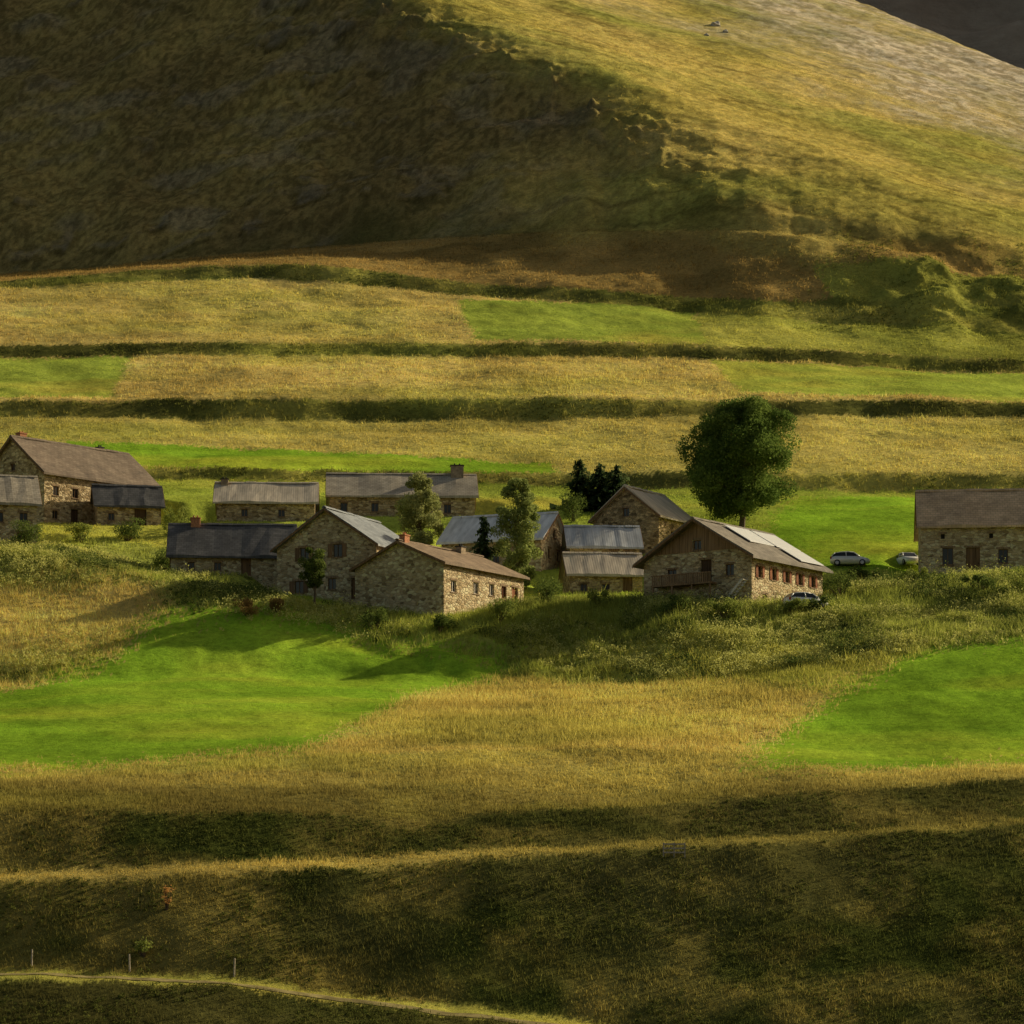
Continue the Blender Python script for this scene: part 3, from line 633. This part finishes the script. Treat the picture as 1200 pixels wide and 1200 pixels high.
def conifer(label,P,ht,wd,c1,c2,seed):
    rg=np.random.default_rng(seed); r=empty('spruce_tree',P); tag(r,label,'tree')
    t=MB(); t.tube((0,0,-.5),(0,0,ht*.5),.16*ht/7,.1*ht/7,7); t.tube((0,0,ht*.5),(0,0,ht),.1*ht/7,.015,7); t.build('trunk',M['bark'],r)
    V=[];C=[]
    nl=int(ht*3.2)
    for i in range(nl):
        z=ht*(.03+.95*i/nl); R=(1-z/ht)**.7*wd/2*rg.uniform(.7,1.2)+.1
        for b in range(10):
            a=rg.uniform(0,6.283); l=R*rg.uniform(.4,1.35); d=np.array([math.cos(a),math.sin(a),0]); sd=np.array([-d[1],d[0],0])
            for q in range(5):
                f0=q/5; p=d*l*f0+np.array([0,0,z-.3*l*f0+rg.normal(0,.12)]); w=.2*(1-f0*.5)*(.6+R*.5)
                e=p+d*l*.34+np.array([0,0,-.14]); tw=rg.normal(0,.16)
                V+= [p-sd*w,e-sd*w*.4+np.array([0,0,tw]),e+sd*w*.4-np.array([0,0,tw]),p+sd*w]
                u=rg.random(); C+= [np.array(c1)*(1-u)+np.array(c2)*u]*4
    V=np.array(V); link('crown',npmesh('crown',V,np.arange(len(V)).reshape(-1,4),np.array(C)),M['leaf'],r)
decid('large round dark green broadleaf tree standing alone behind the chalet',869,620,14.2,14.8,95000,(.06,.11,.024),(.26,.345,.075),clumps=150,mid=.52,bot=.10,leaf=.27,rr_=(.08,.125),lean=1.6,core=40)
decid('pale green young tree between the tall gabled house and the pale metal roof',491,655,9.2,5.6,24000,(.26,.29,.10),(.54,.54,.21),clumps=80,leaf=.22,trunkr=.14,mid=.40,bot=.04,rr_=(.09,.15),core=16)
decid('slim green tree against the lit gable beside the pale metal roof',606,692,11.8,5.4,28000,(.19,.24,.07),(.44,.49,.15),clumps=95,leaf=.22,trunkr=.14,mid=.34,bot=.0,rr_=(.09,.15),core=18)
decid('small round tree in front of the broad shuttered gable',368,710,5.6,3.0,6000,(.05,.08,.018),(.20,.245,.06),clumps=28,leaf=.2,trunkr=.1,mid=.65,bot=.3,rr_=(.13,.2),core=6)
SP=((.028,.052,.022),(.13,.175,.065))
# the small spruce stands between the barn and the pale roofed house
q=at(600,694); D_=q.y+1.5; X_=(567-600)/F*D_
conifer('small dark spruce in front of the pale metal roof',Vector((X_,D_,float(zq(np.array([X_]),np.array([D_]))[0]))),7.4,3.6,*SP,1)
conifer('leftmost of the dark spruces above the square plain gabled house',at(680,598),6.0,6.0,*SP,2)
conifer('middle dark spruce above the square plain gabled house',at(703,599),5.5,6.2,*SP,3)
conifer('rightmost of the dark spruces above the square plain gabled house',at(723,599),5.4,5.4,*SP,4)
def shrub(label,px,py,w_,h_,c1,c2,n=1800,group=None,leaf=.19):
    P=at(px,py); r=empty('shrub',P); tag(r,label,'shrub',group); k=13; w_*=1.15; h_*=1.35
    a=RNG.uniform(0,6.283,k); q=RNG.uniform(0,.38,k)*w_; cs=np.stack([q*np.cos(a),q*np.sin(a),RNG.uniform(.2,.78,k)*h_],1); rs=RNG.uniform(.14,.28,k)*min(w_,h_*1.3)
    st=MB()
    for c in cs: st.tube((0,0,-.3),tuple(c),.05,.015,5)
    st.build('stem',M['bark'],r); v,f,c=leaves(cs,rs,n,leaf,c1,c2,.85); link('foliage',npmesh('foliage',v,f,c),M['leaf'],r)
DG=((.06,.095,.022),(.22,.275,.065)); MG=((.13,.175,.038),(.40,.44,.10)); RU=((.20,.125,.045),(.38,.25,.09))
shrub('dark bush beneath the wall of the cottage at the left edge',30,640,3.4,2.0,*DG)
shrub('low green bush on the bank below the big farmhouse door',95,636,4.0,1.6,*MG)
shrub('rounded dark bush on the bank below the dark outbuilding',150,634,4.4,2.0,*DG)
shrub('green bush at the right corner of the dark outbuilding',205,628,3.0,2.4,*MG)
shrub('leafy bush at the left corner of the dark blue slate roof house',196,668,2.6,1.8,*DG)
shrub('russet bush at the foot of the tall gabled house',290,722,3.0,1.2,*RU,leaf=.16)
shrub('second russet bush nearest the tall gable wall',325,718,2.2,1.0,*RU,leaf=.16)
shrub('dark bush at the foot of the stone barn gable',440,738,3.6,1.7,*DG)
shrub('dark bush under the near corner of the stone barn',515,742,3.2,1.4,*DG)
shrub('wide green bush under the lit windows of the stone barn',585,728,4.2,1.8,*MG)
shrub('dark bush between stone barn and small shed',640,712,3.4,2.2,*DG)
shrub('green bush in front of the small shed',700,712,3.2,1.4,*MG)
shrub('dark bush below the chalet balcony',790,720,3.6,1.6,*DG)
shrub('green bush below the chalet staircase',850,724,3.2,1.3,*MG)
shrub('leafy bush half hiding the pale car below the chalet',925,722,4.0,1.4,*MG)
shrub('dark bush beside the nose of the pale car below the chalet',958,720,3.2,1.4,*DG)
shrub('dark bush at the right corner of the chalet',985,700,4.2,2.0,*DG)
shrub('long low dark bush in front of the silver hatchback',1012,680,5.6,1.1,*DG)
shrub('green bush at the left corner of the right hand barn',1066,684,4.6,1.3,*MG)
shrub('dark bush below the door of the right hand barn',1150,694,4.6,1.4,*DG)
shrub('leafy bush at the right edge below the right hand barn',1196,700,4.4,2.2,*MG)
shrub('dark bush at the feet of the spruces',672,612,3.6,2.6,*DG)
shrub('rust red dock plant on the shaded lower bank',195,1066,1.0,1.4,(.36,.17,.05),(.62,.36,.12),n=200,leaf=.15)
shrub('lone green thistle above the fence posts',168,1122,1.0,1.0,*MG,n=260,leaf=.17)

# ---------------------------------------------------------------- cars
def car(label,px,py,rz,paint):
    P=at(px,py); r=empty('parked_car',P,rz); tag(r,label,'car',None)
    # stations along the length: x, bottom z, top z, half width
    st=[(-2.02,.42,.80,.66),(-1.9,.30,.98,.80),(-1.45,.22,1.02,.86),(-.4,.20,1.0,.88),(.75,.20,.98,.87),(1.35,.22,.86,.84),(1.85,.28,.72,.76),(2.05,.38,.58,.60)]
    b=MB(); rw=[]
    for (x,z0,z1,hw) in st:
        rw.append(len(b.v)); zm=(z0*.45+z1*.55); b.v+=[(x,-hw*.9,z0),(x,-hw,zm),(x,-hw*.92,z1-.05),(x,-hw*.78,z1),(x,hw*.78,z1),(x,hw*.92,z1-.05),(x,hw,zm),(x,hw*.9,z0)]
    for i in range(len(st)-1):
        for k in range(8): b.f.append([rw[i]+k,rw[i+1]+k,rw[i+1]+(k+1)%8,rw[i]+(k+1)%8])
    b.f.append([rw[0]+k for k in range(8)]); b.f.append([rw[-1]+k for k in range(7,-1,-1)])
    rf=[(-1.55,1.36),(-1.0,1.47),(-.2,1.50),(.35,1.42)]; rr=[]
    for x,z in rf:
        rr.append(len(b.v)); b.v+=[(x,-.60,z-.05),(x,-.5,z),(x,.5,z),(x,.60,z-.05),(x,.58,z-.1),(x,-.58,z-.1)]
    for i in range(3):
        for k in range(6): b.f.append([rr[i]+k,rr[i+1]+k,rr[i+1]+(k+1)%6,rr[i]+(k+1)%6])
    b.f.append([rr[0]+k for k in range(6)]); b.f.append([rr[-1]+k for k in range(5,-1,-1)])
    for s_ in (-1,1):
        for (x0,z0,x1,z1) in ((1.0,.95,.36,1.40),(-.35,.98,-.4,1.45),(-1.85,.97,-1.5,1.34)):
            b.tube((x0,s_*.79,z0),(x1,s_*.6,z1),.05,.045,5)
    b.build('body',M[paint],r,True)
    g=MB(); g.hexa([(-1.83,-.76,.96),(1.0,-.76,.94),(1.0,.76,.94),(-1.83,.76,.96),(-1.52,-.575,1.37),(.33,-.575,1.39),(.33,.575,1.39),(-1.52,.575,1.37)]); g.build('window_glass',M['glass'],r)
    for x in (-1.28,1.28):
        for s_ in (-1,1):
            wb=MB(); wb.tube((x,s_*.66,.31),(x,s_*.885,.31),.31,.31,18); wo=wb.build('wheel',M['tyre'],r); rb=MB(); rb.tube((x,s_*.886,.31),(x,s_*.9,.31),.2,.17,12); rb.build('rim',M['rim'],wo)
    for s_ in (-1,1):
        l=MB(); l.hexa([(1.72,s_*.55,.60),(2.02,s_*.45,.56),(2.0,s_*.66,.56),(1.74,s_*.79,.6),(1.70,s_*.55,.74),(1.9,s_*.45,.70),(1.88,s_*.66,.70),(1.72,s_*.77,.74)]); l.build('headlight',M['lamp'],r)
        t=MB(); t.box(-2.0,-1.86,s_*.72-.09,s_*.72+.09,.70,.95); t.build('tail_light',M['red'],r)
        mi=MB(); mi.box(.72,.84,s_*.9-.09,s_*.9+.09,.98,1.10); mi.build('wing_mirror',M[paint],r)
car('silver hatchback parked on the bright lawn between the chalet and the right hand barn',996,664,math.radians(-8),'silver')
car('white car parked close to the left wall of the right hand barn',1063,664,math.radians(-78),'carwhite')
car('pale car parked at the foot of the shuttered chalet wall',944,714,math.radians(20),'carwhite')

# ---------------------------------------------------------------- posts, hurdle, boulders
def post(label,px,py,h_,lean):
    P=at(px,py); b=MB(); b.tube((0,0,-.3),(lean,0,h_),.06,.05,8); b.tube((lean,0,h_),(lean,0,h_+.04),.05,.02,8)
    o=b.build('fence_post',M['post']); o.location=P; tag(o,label,'fence post','fence posts along the track')
post('leftmost weathered fence post above the track',37,1133,1.0,.03)
post('middle weathered fence post above the track',152,1140,1.05,-.03)
post('rightmost weathered fence post above the track',274,1146,1.1,.05)
P=at(790,1006); r=empty('wooden_hurdle',P); tag(r,'small grey wooden hurdle standing in the shaded bank','hurdle')
for x in (-.7,0,.7):
    b=MB(); b.box(x-.04,x+.04,-.04,.04,-.3,.95); b.build('upright',M['post'],r)
for z in (.3,.57,.85):
    b=MB(); b.box(-.75,.75,-.07,-.042,z-.05,z+.05); b.build('rail',M['post'],r)
for i,(px,py,s_,lab) in enumerate([(838,30,.9,'largest pale boulder high on the sunlit slope'),(850,38,.6,'small pale boulder just below the largest one on the sunlit slope'),(828,42,.5,'small pale boulder left of the largest one on the sunlit slope')]):
    P=at(px,py); bm=bmesh.new(); bmesh.ops.create_icosphere(bm,subdivisions=3,radius=s_)
    for v in bm.verts:
        c=v.co; f=1+.25*math.sin(c.x*3.1/s_+i)*math.cos(c.y*2.7/s_)+.12*math.sin(c.z*6/s_+c.x*4); v.co=Vector((c.x*f*1.2,c.y*f,c.z*f*.85))
    me=bpy.data.meshes.new('boulder'); bm.to_mesh(me); bm.free(); o=link('boulder',me,M['rock']); o.location=P; tag(o,lab,'boulder')

# ---------------------------------------------------------------- light and camera
W=bpy.data.worlds.new('World'); S.world=W; W.use_nodes=True; nt=W.node_tree
sk=nt.nodes.new('ShaderNodeTexSky'); sk.sky_type='NISHITA'; sk.sun_disc=False; sk.sun_elevation=SUN_EL; sk.sun_rotation=math.pi/2-SUN_AZ
sk.dust_density=3.0
tint=mixc(nt,1.0,sk.outputs[0],(1.10,.95,.72),'MULTIPLY')
nt.links.new(tint,nt.nodes['Background'].inputs[0]); nt.nodes['Background'].inputs[1].default_value=.076
sl=bpy.data.lights.new('sun','SUN'); sl.energy=5; sl.angle=math.radians(.5); sl.color=(1,.87,.59)
so=bpy.data.objects.new('sun',sl); COL.objects.link(so)
d=Vector((math.cos(SUN_EL)*math.cos(SUN_AZ),math.cos(SUN_EL)*math.sin(SUN_AZ),math.sin(SUN_EL))); so.rotation_euler=d.to_track_quat('Z','Y').to_euler(); so.location=(100,300,200)
cd=bpy.data.cameras.new('camera'); cam=bpy.data.objects.new('camera',cd); COL.objects.link(cam)
cam.rotation_euler=(math.pi/2,0,0); cd.sensor_width=36; cd.lens=36*F/1200; cd.shift_y=(HOR-600)/1200; cd.clip_end=6000; cd.clip_start=1
S.camera=cam
S.view_settings.view_transform='Standard'; S.view_settings.look='None'; S.view_settings.exposure=0
